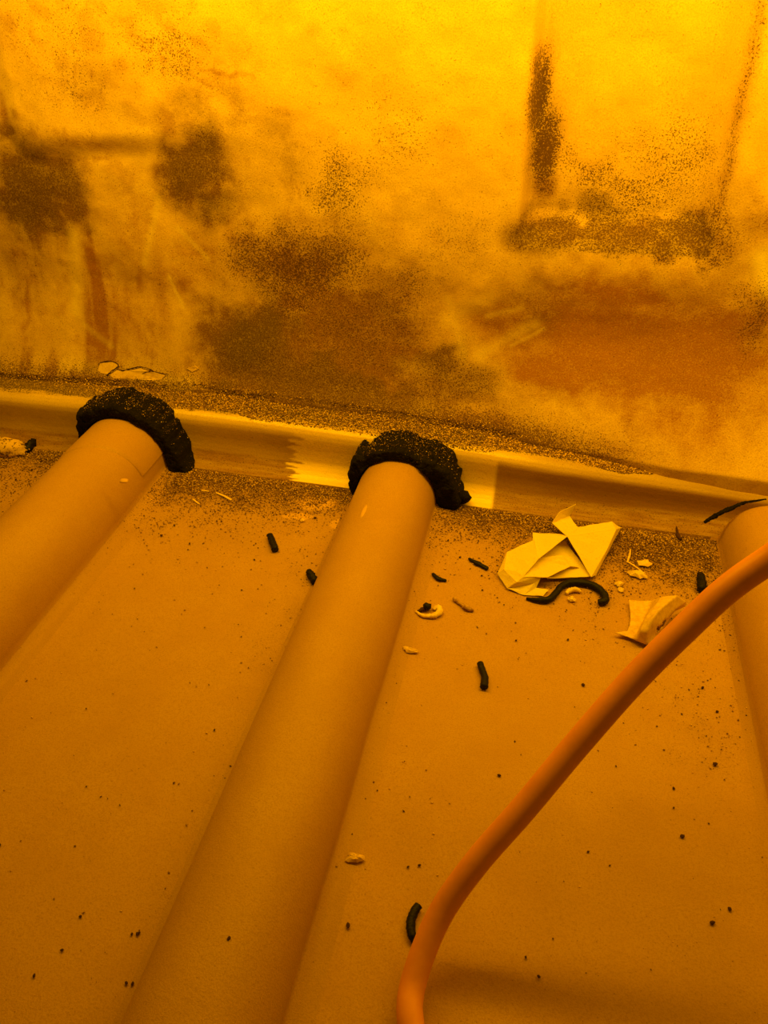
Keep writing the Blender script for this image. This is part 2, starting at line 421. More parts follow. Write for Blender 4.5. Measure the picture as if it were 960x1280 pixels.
# vertical and horizontal streaks where it was wiped
vst = fbm(X * 75, Zw * 9, 4, 39)
low = 1 - sstep(0.14, 0.24, Zw)
ST *= 0.72 + 0.56 * nz3
ST *= 1 + leftw0 * low * (vst - 0.5) * 1.6
film = 1 - sstep(0.09, 0.20, Zw)  # lower wall reddened and darkened in colour, imitating the hue of dim light
ST += 0.15 * film * (0.4 + 1.2 * nz1)
ST += leftw0 * low * 0.30 * sstep(0.5, 0.7, vst)
mott = fbm(X * 75, Zw * 75, 5, 37)
leftw = 1 - sstep(-0.35, -0.05, X)
ST += 0.10 * sstep(0.5, 0.8, nz1) + (0.06 + 0.18 * leftw) * sstep(0.48, 0.75, mott)
SP = np.maximum(SP, 0.10 + 0.12 * sstep(0.45, 0.7, nz2))
def scratch(a, b, w, amt):
    global WR
    pa, pb = atw(*a), atw(*b)
    d = seg_dist(X + (nz2 - 0.5) * 0.004, Zw, pa, pb)
    WR = np.maximum(WR, 0.7 * amt * np.exp(-(d / w) ** 2))
for s in [((212, 345), (232, 382), .0018, .5), ((218, 286), (258, 324), .0024, .45), ((195, 250), (180, 330), .0035, .4),
          ((560, 400), (610, 370), .008, .35), ((600, 440), (670, 405), .006, .35), ((560, 375), (580, 440), .005, .3), ((610, 395), (650, 385), .003, .3),
          ((640, 430), (680, 410), .002, .4), ((92, 295), (98, 385), .007, .5), ((953, 325), (962, 362), .008, 1.2),
          ((110, 400), (150, 425), .003, .3), ((100, 440), (250, 462), .006, .25), ((215, 462), (255, 470), .004, .3)]:
    scratch(*s)
me = grid_mesh('wall_back', np.stack([X, Yw, Zw], -1)); set_grime(me, np.stack([ST, SP, WR, OL], -1))
wall = tag(link('wall_back', me, M['wall']), 'back wall of stained yellow plastic with a recessed panel', kind='structure')
_wallY = (wx, wz, Yw)
def wall_y(x, z):
    i = int(np.clip(np.searchsorted(wx, x), 1, len(wx) - 1)); j = int(np.clip(np.searchsorted(wz, z), 1, len(wz) - 1))
    return float(Yw[j, i])

# flakes of the skin lifting off the foot of the wall
def wall_plate(name, pts, th=0.0007, lift=0.0002, tilt=0.0):
    P = []
    for (px, py) in pts:
        x, z = atw(px, py, 0.600); P.append((x, z))
    zmin = min(p[1] for p in P); zmax = max(p[1] for p in P)
    n = len(P); V = []; F = []
    for k in (0, 1):
        for (x, z) in P:
            lf = lift + tilt * (z - zmin) / (zmax - zmin)
            V.append((x, wall_y(x, z) - lf - th * k, z))
    F.append(tuple(range(n, 2 * n))); F.append(tuple(range(n - 1, -1, -1)))
    for i in range(n): F.append((i, (i + 1) % n, n + (i + 1) % n, n + i))
    me = mesh(name, V, F)
    o = link(name, me, M['film'], wall, smooth=False)
    o['label'] = 'pale flake of skin lifting off the foot of the wall'
    return o
wall_plate('skin_flake', [(146, 461), (152, 457), (166, 458), (180, 456), (192, 459), (204, 462), (212, 464), (208, 468), (190, 467), (170, 465), (152, 464)], tilt=0.002)
wall_plate('skin_flake', [(130, 450), (146, 449), (154, 453), (150, 458), (142, 460), (130, 458)], tilt=0.0012)
wall_plate('skin_flake', [(236, 458), (246, 456), (250, 459), (243, 462)], tilt=0.001)

for pts in ([(128, 450), (137, 448), (146, 449), (153, 453), (147, 457), (143, 461)], [(152, 456), (160, 457), (168, 456), (178, 454.5), (188, 456), (196, 459)],
            [(184, 461), (192, 459), (199, 460), (206, 462), (213, 463)]):
    P = []
    for (px, py) in pts:
        x, z = atw(px, py, 0.600); P.append((x, wall_y(x, z) - 0.0022, z))
    o = link('crack', sweep('crack', P, ([0.0002] + [0.0006, 0.0004] * len(P))[:len(P)], 6, 0.5, 9, True, 1.0, 6), M['crumb'], wall)
    o['label'] = 'dark crack in the foot of the wall'

# ------------------------------------------------------------------ trim between wall and floor
prof = np.array([(0.5270, -0.001), (0.5280, 0.0002), (0.5320, 0.0010), (0.5355, 0.0028), (0.5390, 0.0056), (0.5420, 0.0090), (0.5440, 0.0130), (0.5455, 0.018), (0.5465, 0.024),
                 (0.5470, 0.030), (0.5476, 0.0355), (0.5490, 0.0398), (0.5515, 0.0430), (0.5550, 0.0452), (0.5600, 0.0465), (0.567, 0.0475), (0.575, 0.0483),
                 (0.583, 0.0490), (0.592, 0.0496), (0.606, 0.0505)])
tt = np.linspace(0, len(prof) - 1, 76); pi = np.arange(len(prof))
pr = np.stack([np.interp(tt, pi, prof[:, 0]), np.interp(tt, pi, prof[:, 1])], -1)
tx = axis(-0.64, 0.34, 0.0018, -1.3, 0.9, 20)
X, S = np.meshgrid(tx, np.arange(len(pr)))
Yt = pr[S, 0]; Zt = pr[S, 1] * trim_scale(X)
Yt = Yt + (fbm(X * 12, S * 0.02, 2, 50) - 0.5) * 0.003
Yt = Yt + np.interp(X, [-0.6, -0.5, -0.35, 0.05, 0.3], [-0.010, -0.008, 0, 0, 0.004])
# grime wiped off beside the collars: clean lengths, with a toe highlight painted pale
clean = np.zeros_like(X)
rag = (fbm(S * 0.5, X * 50, 3, 51) - 0.5) * 0.03
for (a, b) in ((-0.212, -0.145), (-0.06, -0.024)):
    clean = np.maximum(clean, sstep(a - 0.002, a + 0.002, X + rag * (a < -0.1)) * (1 - sstep(b - 0.002, b + 0.002, X)))
gr = fbm(X * 14, S * 0.06, 4, 52); gr2 = fbm(X * 50, S * 0.5, 3, 54)
face = sstep(0.010, 0.014, pr[S, 1]) * (1 - sstep(0.034, 0.043, pr[S, 1]))
toe = 1 - sstep(0.010, 0.014, pr[S, 1])
base_st = np.interp(X, [-0.6, -0.42, -0.36, -0.3, -0.2, -0.03, 0.05, 0.2], [0.60, 0.4, 0.3, 0.40, 0.62, 0.9, 0.95, 0.7])
ST = face * base_st * (0.75 + 0.8 * gr) * (1 - clean) + toe * (0.62 + 0.5 * gr2) * (1 - 0.97 * clean) + 0.10 * clean
SP = 0.08 + toe * 0.22 * (1 - clean) + 0.12 * gr2
lip = (1 - face) * (1 - toe) * (1 - sstep(0.560, 0.566, pr[S, 0])) * sstep(-0.03, 0.03, X)
ST = np.maximum(ST, lip * (0.35 + 0.5 * gr))
ledge = sstep(0.553, 0.563, pr[S, 0] + (gr2 - 0.5) * 0.010)
lf = ledge * np.interp(X, [0.03, 0.15], [1, 0.25])
ST = np.maximum(ST, lf * (0.45 + 0.4 * sstep(0.566, 0.585, pr[S, 0]))); SP = np.maximum(SP, lf * 0.8)
me = grid_mesh('trim_1', np.stack([X, Yt, Zt], -1)); set_grime(me, np.stack([ST, SP, clean * (0.1 + 0.9 * toe), 0.55 + 0.3 * ledge], -1))  # toe of the clean lengths made paler to imitate its highlight
trim = tag(link('trim_1', me, M['trim']), 'glossy yellow coved trim running along the foot of the back wall', kind='structure')

# ------------------------------------------------------------------ pipes moulded across the floor
def hump(p, n_arc=48):
    """cross-section: round crown that runs out into the floor through small fillets"""
    xc, r, top = p['x'], p['r'], p['top']
    pts = []
    fl, fr = p['fl'], p['fr']
    hw = r
    u = np.linspace(-1, 1, n_arc)
    th = u * (PI / 2 + 0.0)
    X = hw * np.sin(th); Zc = top * (np.abs(np.cos(th)) ** 0.86)
    left = [(-hw - fl * (1 - t), 0.35 * fl * t ** 2.2) for t in np.linspace(0, 1, 9)]
    right = [(hw + fr * (1 - t), 0.35 * fr * t ** 2.2) for t in np.linspace(1, 0, 12)]
    core = [(x, z) for x, z in zip(X, Zc)]
    core_l = [q for q in core if q[0] < 0 and q[1] > left[-1][1] + 0.004]
    core_r = [q for q in core if q[0] >= 0 and q[1] > right[0][1] + 0.004]
    return [(-hw - fl - 0.004, -0.0004)] + left + core_l + core_r + right + [(hw + fr + 0.004, -0.0004)]

def make_pipe(p, seed, label, round_end=False):
    pf = np.array(hump(p)); xc = p['x']
    ys = np.concatenate([np.linspace(-0.7, 0.05, 30)[:-1], np.arange(0.05, p['y1'], 0.0025), [p['y1']]])
    if round_end: ys = np.concatenate([ys, p['y1'] + 0.012 * np.sin(np.linspace(0.1, PI / 2, 14))])
    Yg, K = np.meshgrid(ys, np.arange(len(pf)), indexing='ij')
    xs = pf[K, 0]; zs = pf[K, 1]
    k = 1.0 - p['sink'] * np.clip((0.45 - Yg) / 0.35, 0, 2) * 4     # sinks a little toward the front
    k = np.clip(k, 0.6, 1)
    if round_end:
        e = np.clip((Yg - p['y1'] + 0.020) / 0.032, 0, 1)
        kk = np.sqrt(np.clip(1 - e ** 2.6 * 0.98, 0.01, 1)); k = k * kk
        xs = xs * (0.55 + 0.45 * kk)
    zs = np.where(zs > 0, zs * k, zs)
    wob = (fbm(Yg * 14, K * 0.06 + seed, 2, seed) - 0.5)
    P = np.stack([xc + xs + 0.0015 * wob * (zs > 0.003), Yg, zs + 0.0012 * wob * (zs > 0.004)], -1)
    me = grid_mesh('pipe', P, flip=False)
    side = np.abs(pf[K, 0]) / p['r']
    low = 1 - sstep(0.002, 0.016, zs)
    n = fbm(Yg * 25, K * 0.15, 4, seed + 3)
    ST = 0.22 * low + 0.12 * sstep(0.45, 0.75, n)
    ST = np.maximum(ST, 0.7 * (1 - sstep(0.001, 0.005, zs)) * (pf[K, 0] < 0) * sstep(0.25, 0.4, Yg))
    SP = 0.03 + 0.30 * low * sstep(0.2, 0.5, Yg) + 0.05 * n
    if round_end: SP = SP + 0.25 * sstep(0.36, 0.46, Yg) * n
    d = fbm(Yg * 160, K * 1.1, 2, seed + 8)
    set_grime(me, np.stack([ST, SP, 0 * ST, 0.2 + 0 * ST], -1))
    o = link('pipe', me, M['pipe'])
    return tag(o, label, 'pipe', 'three ribs of pipe running across the floor')

pipe_l = make_pipe(PIPES[0], 61, 'leftmost yellow pipe rib on the floor, sleeved, ending in a black foam collar')
pipe_m = make_pipe(PIPES[1], 62, 'middle yellow pipe rib crossing the floor between the other two')
pipe_r = make_pipe(PIPES[2], 63, 'rightmost yellow pipe rib with a bare rounded end, partly behind the hose', True)

# sleeve at the end of the left pipe (a faint step) and a drip on it
def arc_shell(p, y0, y1, off, th0, th1, n=40, m=8, skew=0.0):
    th = np.linspace(th0, th1, n); yy = np.linspace(y0, y1, m)
    Yg, T = np.meshgrid(yy, th, indexing='ij')
    edge = np.minimum(np.clip((Yg - y0) / 0.0025, 0, 1), 1)
    Yg = Yg + skew * np.sin(T) * np.clip((y1 - Yg) / (y1 - y0), 0, 1)
    X = p['x'] + (p['r'] + off * edge) * np.sin(T); Z = (p['top'] + off * edge) * np.abs(np.cos(T)) ** 0.86
    return grid_mesh('sleeve', np.stack([X, Yg, Z], -1))
me = arc_shell(PIPES[0], 0.470, 0.530, 0.0011, -1.42, 1.25, 50, 30, 0.010)
nv = len(me.vertices); set_grime(me, np.tile([0.08, 0.06, 0.05, 0.2], (nv, 1)))
o = link('sleeve', me, M['pipe'], pipe_l)
def glue(px, py, z, sx, sy, seed, parent, mat='pipe', name='glue_drop'):
    me = lump(name, sx, sy, 0.0012, seed, 2, 0.12)
    set_grime(me, np.tile([0.0, 0.0, 0.9, 0.0], (len(me.vertices), 1)))
    o = link(name, me, M[mat], parent); o.location = at(px, py, z); return o
glue(155, 601, 0.0485, 0.004, 0.003, 5, pipe_l)
glue(456, 640, 0.040, 0.003, 0.012, 6, pipe_m, name='glue_smear')

# ------------------------------------------------------------------ black foam collars around the pipe ends
def collar(name, spec, y0, y1, p, seed, label):
    """spec: list of (angle from the crown in degrees, outer radius x, thickness drop) running left to right"""
    rnd = np.random.default_rng(seed)
    a = np.array([s[0] for s in spec]); out = np.array([s[1] for s in spec])
    yf = np.array([s[2] for s in spec])
    n = 200; m = 72
    th = np.radians(np.linspace(a[0], a[-1], n))
    ro = np.interp(np.degrees(th), a, out); fy = np.interp(np.degrees(th), a, yf)
    V = np.zeros((n, m, 3))
    for i in range(n):
        t = th[i]
        # inner edge hugs the pipe, outer edge is torn
        ix = p['x'] + p['r'] * 1.008 * math.sin(t); iz = p['top'] * (abs(math.cos(t)) ** 0.86) * 1.008 if abs(t) < PI / 2 else -0.001
        dx, dz = math.sin(t), max(math.cos(t), -0.12)
        w = ro[i]
        jag = 1 + 0.24 * (float(fbm(np.array(i * 0.14), np.array(seed * 3.1), 3, seed)) - 0.5) * 2
        w *= jag
        ends = min(1, min(i, n - 1 - i) / 3 + 0.35)
        for k in range(m):
            u = k / m * 4                                   # rounded box section: front, top, back, bottom
            s_ = (u % 1)
            if u < 1: q, y = s_, 0.0
            elif u < 2: q, y = 1.0, s_
            elif u < 3: q, y = 1 - s_, 1.0
            else: q, y = 0.0, 1 - s_
            q2 = 0.5 + (q - 0.5) * (1.0 - 0.10 * (abs(2 * y - 1) ** 8)); y2 = 0.5 + (y - 0.5) * (1.0 - 0.12 * (abs(2 * q - 1) ** 8))
            rr = w * q2 * ends
            yy = (y0 + fy[i]) + (y1 - y0 - fy[i]) * y2
            V[i, k] = (ix + dx * rr, yy, max(iz + dz * rr, -0.0004))
    nn = fbm(V[:, :, 0] * 260 + V[:, :, 1] * 100, V[:, :, 2] * 260 + V[:, :, 1] * 210, 3, seed) - 0.5
    nb = fbm(V[:, :, 0] * 80, V[:, :, 2] * 80 + V[:, :, 1] * 60, 2, seed + 4) - 0.5
    V[:, :, 1] -= 0.004 * nb + 0.0034 * nn
    V[:, :, 2] = np.maximum(V[:, :, 2] + 0.0036 * nn + 0.003 * nb, -0.0004)
    verts = list(V.reshape(-1, 3)); faces = []
    for i in range(n - 1):
        for k in range(m):
            faces.append((i * m + k, i * m + (k + 1) % m, (i + 1) * m + (k + 1) % m, (i + 1) * m + k))
    faces.append(tuple(range(m - 1, -1, -1))); faces.append(tuple((n - 1) * m + k for k in range(m)))
    me = mesh(name, verts, faces)
    bm = bmesh.new(); bm.from_mesh(me); bmesh.ops.recalc_face_normals(bm, faces=bm.faces); bm.to_mesh(me); bm.free()
    o = link(name, me, M['foam'])
    return tag(o, label, 'foam collar', 'black foam collars around the pipe ends')
foam_l = collar('foam_collar', [(-86, .007, .003), (-76, .010, 0), (-58, .015, 0), (-42, .017, -.001), (-20, .015, -.002), (0, .014, -.002), (25, .012, -.001), (40, .012, 0), (55, .014, 0), (72, .015, 0), (84, .018, -.002), (92, .024, -.002), (97, .016, .001)],
                0.518, 0.556, PIPES[0], 71, 'ragged black foam collar packed around the end of the left pipe')
foam_m = collar('foam_collar', [(-97, .003, .003), (-85, .009, 0), (-62, .013, -.001), (-46, .0145, -.001), (-42, .010, .001), (-20, .0095, 0), (0, .0095, 0), (18, .0085, .002), (26, .009, .002), (34, .0125, -.002), (50, .017, -.002), (70, .020, -.003), (86, .021, -.002), (97, .015, .001)],
                0.518, 0.556, PIPES[1], 72, 'ragged black foam collar packed around the end of the middle pipe')
# torn tab at the right foot of the middle collar
q = at(575, 624, 0.006)
me = lump('foam_tab', 0.008, 0.005, 0.006, 15, 2, 0.3); o = link('foam_tab', me, M['foam'], foam_m); o.location = (q.x + .003, 0.527, 0.008)

# ------------------------------------------------------------------ orange hose
C = [depth_at(600, 1420, 0.312), depth_at(535, 1340, 0.325), depth_at(513, 1275, 0.338), depth_at(519, 1220, 0.350), depth_at(549, 1145, 0.357),
     depth_at(594, 1080, 0.354), depth_at(655, 1010, 0.349), depth_at(720, 932, 0.344), depth_at(792, 850, 0.338), depth_at(860, 782, 0.331), depth_at(910, 736, 0.325),
     depth_at(964, 698, 0.318), depth_at(1040, 650, 0.306), depth_at(1180, 600, 0.31), Vector((0.42, 0.50, 0.15)), Vector((0.52, 0.46, 0.06)), Vector((0.60, 0.36, 0.0075)), Vector((0.66, 0.22, 0.0062)), Vector((0.70, 0.0, 0.0062)), Vector((0.72, -0.3, 0.0062))]
C = [Vector((0.40, 0.0, 0.0062)), Vector((0.2, 0.02, 0.0062)), Vector((0.08, 0.035, 0.0062))] + C
hose = link('hose', sweep('hose', C, 0.0062, 28, 0, 1, True, 1.0, 14), M['hose'])
tag(hose, 'orange hose arching over the floor and the right pipe', 'hose')

# ------------------------------------------------------------------ crumpled paper
def facets(name, vt, polys, mat, sub=3, crease=0.0005, thick=0.0004, seed=0, parent=None):
    """folded sheet: named points (px, py, height) and the flat facets between them"""
    bm = bmesh.new()
    for poly in polys:
        vs = [bm.verts.new(at(vt[k][0], vt[k][1], vt[k][2])) for k in poly]
        bm.faces.new(vs)
    bmesh.ops.triangulate(bm, faces=bm.faces[:])
    bmesh.ops.subdivide_edges(bm, edges=bm.edges[:], cuts=sub, use_grid_fill=True)
    bmesh.ops.triangulate(bm, faces=bm.faces[:])
    xs = np.array([v.co.x for v in bm.verts]); ys = np.array([v.co.y for v in bm.verts])
    nn = fbm(xs * 220, ys * 220, 3, seed) - 0.5 + 1.3 * (np.abs(fbm(xs * 110 + ys * 60, ys * 150, 2, seed + 5) - 0.5) - 0.1)
    for v, k in zip(bm.verts, nn): v.co.z = max(v.co.z + crease * 2 * k, 0.0002)
    bmesh.ops.recalc_face_normals(bm, faces=bm.faces[:])
    for f in bm.faces:
        if f.normal.z < 0: f.normal_flip()
    me = bpy.data.meshes.new(name); bm.to_mesh(me); bm.free()
    o = link(name, me, mat, parent, smooth=False)
    md = o.modifiers.new('thickness', 'SOLIDIFY'); md.thickness = thick; md.offset = 0
    return o

PV = dict(a=(720, 630, .020), b=(690, 654, .010), b2=(698, 641, .017), a2=(712, 645, .009), c=(704, 668, .011), d=(666, 666, .009), e=(666, 676, .014), f=(634, 690, .007),
          g=(622, 717, .003), h=(634, 736, .001), i=(655, 744, .0006), j=(679, 745, .0008), k=(686, 737, .002), l=(670, 735, .002), l2=(668, 729, .005), m=(646, 728, .008),
          n=(676, 722, .009), o=(722, 723, .005), p=(745, 719, .003), x=(739, 721, .006), q=(767, 676, .010), q2=(758, 688, .012), r=(776, 660, .006), s=(765, 652, .015),
          s2=(770, 662, .017), t=(741, 656, .014), u=(722, 659, .013), v=(709, 671, .017), w=(673, 699, .016), w2=(668, 698, .011), y=(685, 722, .012), y2=(707, 706, .004),
          z=(654, 721, .011), aa=(703, 694, .0115), ab=(722, 702, .0025), ac=(731, 712, .005), ad=(690, 702, .0115), ae=(706, 678, .006), af=(630, 712, .008), ag=(645, 715, .010),
          wl=(668, 699, .006), yl=(684, 724, .003), al=(706, 676, .008), y3=(713, 708, .0085), y4=(684, 722, .0095), f1=(724, 710, .0055), ol=(722, 722, .0035), xl=(739, 720, .005), bh=(700, 640, .001), bf=(700, 712, .003), bg=(690, 690, .003))
PF = [('b', 'u', 'v'), ('u', 't', 'v'), ('t', 's', 's2', 'v'), ('v', 's2', 'q2'),            # right lobe, upper facets
      ('v', 'q2', 'x'), ('q2', 'p', 'x'), ('s2', 'q', 'p', 'q2'), ('s', 'r', 's2'), ('s2', 'r', 'q'),
      ('b', 'b2', 'a2'), ('b2', 'a', 'a2'), ('b', 'a2', 'u'),                               # curled tip
      ('d', 'c', 'v'), ('d', 'v', 'w'), ('d', 'w', 'e'),                                    # fold across the middle
      ('e', 'w', 'ag', 'f'), ('f', 'ag', 'af', 'g'), ('g', 'af', 'm'), ('af', 'ag', 'z', 'm'), ('ag', 'w', 'z'),
      ('al', 'xl', 'ol', 'yl', 'wl'), ('w2', 'aa', 'y3'), ('w2', 'y3', 'y4', 'z'), ('aa', 'f1', 'y3'),
      ('z', 'y4', 'n', 'm'), ('n', 'y4', 'ol'),
      ('g', 'm', 'l2', 'h'), ('h', 'l2', 'l', 'i'), ('i', 'l', 'k', 'j'), ('l2', 'm', 'n', 'l')]
paper = facets('crumpled_paper', PV, PF, M['paper'], 3, 0.0007, 0.00035, 81)
tag(paper, 'crumpled pale sheet of paper lying on the floor below the trim', 'paper')

# torn curl of film half under the hose
L = [(786, 750, .002), (785, 762, .0015), (786, 776, .001), (782, 788, .001), (769, 791, .0035)]
def film():
    rows = [  # each row: points across, from the flat left edge over the curl to the torn right edge
        [(786, 750, .004), (800, 751, .003), (815, 751, .003), (828, 746, .012), (846, 744, .014), (858, 752, .008), (856, 758, .003)],
        [(787, 760, .002), (798, 761, .002), (811, 762, .003), (821, 754, .013), (836, 752, .016), (846, 760, .009), (842, 764, .004)],
        [(788, 772, .001), (796, 773, .001), (805, 775, .003), (812, 764, .013), (824, 762, .016), (836, 770, .010), (836, 775, .004)],
        [(787, 782, .001), (793, 784, .001), (799, 786, .002), (805, 776, .012), (814, 775, .014), (826, 782, .009), (829, 786, .003)],
        [(784, 789, .001), (790, 792, .001), (795, 793, .003), (800, 789, .009), (809, 789, .010), (820, 792, .007), (826, 795, .002)],
        [(769, 791, .004), (781, 795, .003), (789, 798, .003), (796, 801, .004), (804, 804, .004), (812, 807, .003), (822, 799, .001)]]
    A = np.array([[list(at(q[0], q[1], q[2] * (1.5 if q[2] > .008 else 1))) for q in r] for r in rows])
    # refine both ways
    u = np.linspace(0, A.shape[0] - 1, 26); v = np.linspace(0, A.shape[1] - 1, 40)
    B = np.stack([np.stack([np.interp(v, np.arange(A.shape[1]), A[i, :, k]) for k in range(3)], -1) for i in range(A.shape[0])])
    D = np.zeros((26, 40, 3))
    for j in range(40):
        for k in range(3): D[:, j, k] = np.interp(u, np.arange(A.shape[0]), B[:, j, k])
    D[:, :, 2] = np.maximum(D[:, :, 2] + (fbm(D[:, :, 0] * 260, D[:, :, 1] * 260, 3, 5) - 0.5) * 0.001, 0.0002)
    me = grid_mesh('torn_film', D)
    bm = bmesh.new(); bm.from_mesh(me); bm.verts.ensure_lookup_table()
    # torn holes near the right edge
    kill = [f for f in bm.faces if any((f.calc_center_median() - at(*h)).length < r for h, r in (((827, 779, .012), .0034), ((824, 786, .011), .0026), ((843, 768, .010), .0030)))]
    bmesh.ops.delete(bm, geom=kill, context='FACES'); bmesh.ops.recalc_face_normals(bm, faces=bm.faces[:]); bm.to_mesh(me); bm.free()
    o = link('torn_film', me, M['film'])
    md = o.modifiers.new('thickness', 'SOLIDIFY'); md.thickness = 0.0005; md.offset = 0
    return tag(o, 'torn curl of yellowed film with holes, half hidden under the orange hose', 'film scrap')
film()

# ------------------------------------------------------------------ black rubber scraps
def scrap(px, r, label, seed, name='rubber_scrap', mat='rubber', cat='rubber scrap', wob=0.10, zs=None, flat=1.0, group='black rubber scraps on the floor', seg=10):
    P = []
    rr = r if hasattr(r, '__len__') else [r] * len(px)
    for i, (x, y) in enumerate(px):
        z = rr[i] * flat * 0.98 if zs is None else zs[i]
        P.append(at(x, y, z))
    me = sweep(name, P, rr, seg, wob, seed, True, flat, 6)
    o = link(name, me, M[mat])
    return tag(o, label, cat, group)
scrap([(658, 748), (672, 750), (686, 749), (695, 741), (703, 732), (716, 728), (732, 729), (746, 734), (755, 743), (756, 751), (748, 753)],
      [.0010, .0020, .0027, .0026, .0026, .0027, .0028, .0029, .0030, .0030, .0022], 'long S-shaped black rubber strip lying against the crumpled paper', 1)
scrap([(337, 669), (340, 676), (344, 687)], [.0026, .0029, .0030], 'short straight black pellet on the floor left of the middle pipe', 2)
scrap([(386, 714), (389, 719), (394, 727)], [.0022, .0032, .0030], 'stubby black rubber chunk wedged against the left side of the middle pipe', 3, wob=.25)
scrap([(600, 829), (603, 838), (606, 847), (605, 859)], [.0024, .0024, .0026, .0028], 'slightly bent black pellet alone on the open floor below the paper', 4, wob=.06)
scrap([(523, 1132), (516, 1144), (513, 1158), (515, 1170), (518, 1178)], [.0021, .0024, .0024, .0022, .0012], 'curved black pellet touching the lower end of the orange hose', 5, wob=.12)
scrap([(876, 718), (877, 727), (877, 737)], [.0026, .0034, .0036], 'rough black pellet just above the hose beside the right pipe', 6, wob=.22)
scrap([(586, 698), (597, 704), (610, 711)], [.0011, .0021, .0017], 'thin dark sliver left of the crumpled paper', 7, wob=.25, flat=.7)
scrap([(541, 717), (548, 723), (558, 726)], [.0014, .0020, .0010], 'small dark chip on the floor right of the middle pipe', 8, wob=.2, flat=.7)
scrap([(848, 671), (846, 661), (844, 652)], [.0012, .0009, .0004], 'fine dark splinter on the grit above the torn film', 9, name='splinter', mat='crumb', cat='splinter', wob=.3)
scrap([(846, 668), (851, 674)], [.0014, .0016], 'dark crumb at the foot of the fine splinter', 10, wob=.3, name='dark_crumb', mat='crumb', cat='crumb', group=None)
scrap([(33, 563), (38, 556), (42, 552)], [.0030, .0042, .0034], 'black pebble of rubber beside the debris at the left edge', 11, wob=.25)
# added black strip standing for the shade in the gap at the trim end
def on_trim(x, k):
    i = k; return Vector((x, float(np.interp(k, np.arange(len(pr)), pr[:, 0])) - 0.0005, float(np.interp(k, np.arange(len(pr)), pr[:, 1])) * float(trim_scale(x))))
def gap(px, py, Y): x, z = atw(px, py, Y); return Vector((x, Y, z))
P = [gap(880, 653, .519), gap(892, 646, .521), gap(905, 639, .523), gap(917, 634, .527), gap(932, 628, .531), gap(958, 624, .535)]
o = link('gap_strip', sweep('gap_strip', P, [.0012, .0022, .0020, .0020, .0013, .0006], 8, .25, 4, True, .8, 8), M['foam'])
tag(o, 'thin black strip standing for the dark gap above the right pipe', 'gap strip')

# ------------------------------------------------------------------ twigs, straws and pale flakes
scrap([(567, 748), (576, 755), (584, 760), (592, 763)], [.0015, .0013, .0019, .0010], 'pale brown twig right of the middle pipe', 21, 'twig', 'twig', 'twig', .25, group=None)
scrap([(270, 616), (280, 620), (289, 625)], [.0009, .0011, .0013], 'longer pale straw on the grit right of the left pipe', 22, 'straw', 'straw', 'straw', .1, flat=.6, group='straws by the left pipe')
scrap([(252, 613), (261, 614)], [.0009, .0008], 'short level straw end by the long straw', 23, 'straw', 'straw', 'straw', .1, flat=.6, group='straws by the left pipe')
scrap([(241, 624), (249, 630)], [.0008, .0010], 'stubby straw lowest of the three by the left pipe', 24, 'straw', 'straw', 'straw', .1, flat=.6, group='straws by the left pipe')
scrap([(784, 703), (787, 694), (788, 687)], [.0007, .0010, .0005], 'thin upright pale sliver right of the crumpled paper', 25, 'straw', 'straw', 'straw', .15, flat=.6, group=None)
scrap([(784, 702), (794, 708), (803, 715)], [.0007, .0008, .0005], 'thin slanting pale stalk above the pale shell', 26, 'straw', 'straw', 'straw', .15, flat=.6, group=None)

def flake(px, py, sx, sy, hgt, rot, seed, label, mat='flake', name='pale_flake', cat='flake', group=None, z=0.0006):
    """curved chip: a dished plate with a ragged rim"""
    rnd = random.Random(seed)
    n = 14; V = [(0, 0, hgt)]; F = []
    for ring, f in ((1, 0.55), (2, 1.0)):
        for k in range(n):
            a = 2 * PI * k / n; j = 1 + (0.5 * (rnd.random() - 0.5) if ring == 2 else 0)
            V.append((sx * f * j * math.cos(a), sy * f * j * math.sin(a), hgt * (1 - f ** 2) + 0.0012 * rnd.random()))
    for k in range(n):
        F.append((0, 1 + k, 1 + (k + 1) % n))
        F.append((1 + k, 1 + n + k, 1 + n + (k + 1) % n, 1 + (k + 1) % n))
    o = link(name, mesh(name, V, F), M[mat], smooth=False)
    md = o.modifiers.new('thickness', 'SOLIDIFY'); md.thickness = 0.0006; md.offset = 0
    o.location = at(px, py, z); o.rotation_euler = (0, 0, rot)
    return tag(o, label, cat, group)
flake(797, 719, .0075, .0042, .0035, -.1, 31, 'pale shell-like flake between the crumpled paper and the torn film')
flake(805, 705, .0060, .0040, .0015, .3, 32, 'flat pale flake highest on the grit right of the paper')
flake(774, 731, .0034, .0026, .0020, .6, 33, 'small pale crumb right of the black strip end', cat='crumb', name='pale_crumb')
flake(776, 738, .0022, .0022, .0012, .6, 34, 'smallest pale crumb under the other at the strip end', cat='crumb', name='pale_crumb')
scrap([(708, 742), (713, 738), (720, 737), (726, 740)], [.0014, .0020, .0020, .0012], 'pale arched crumb inside the bend of the black strip', 35, 'pale_crumb', 'flake', 'crumb', .2, group=None)
flake(714, 750, .0030, .0024, .0022, 0, 36, 'round pale crumb below the arched crumb by the strip', cat='crumb', name='pale_crumb')
flake(512, 813, .0055, .0022, .0012, -.1, 37, 'flat pale flake on the floor right of the middle pipe', mat='film')
flake(444, 1073, .0050, .0026, .0022, .2, 38, 'pale crumb alone low on the floor right of the middle pipe', cat='crumb', name='pale_crumb', mat='film')
flake(378, 651, .0016, .0016, .0014, 0, 39, 'tiny pale bead on the grit left of the middle pipe', cat='crumb', name='pale_crumb')
flake(742, 665, .0001, .0001, .0001, 0, 40, '', name='tmp')
bpy.data.objects.remove(bpy.data.objects['tmp'])
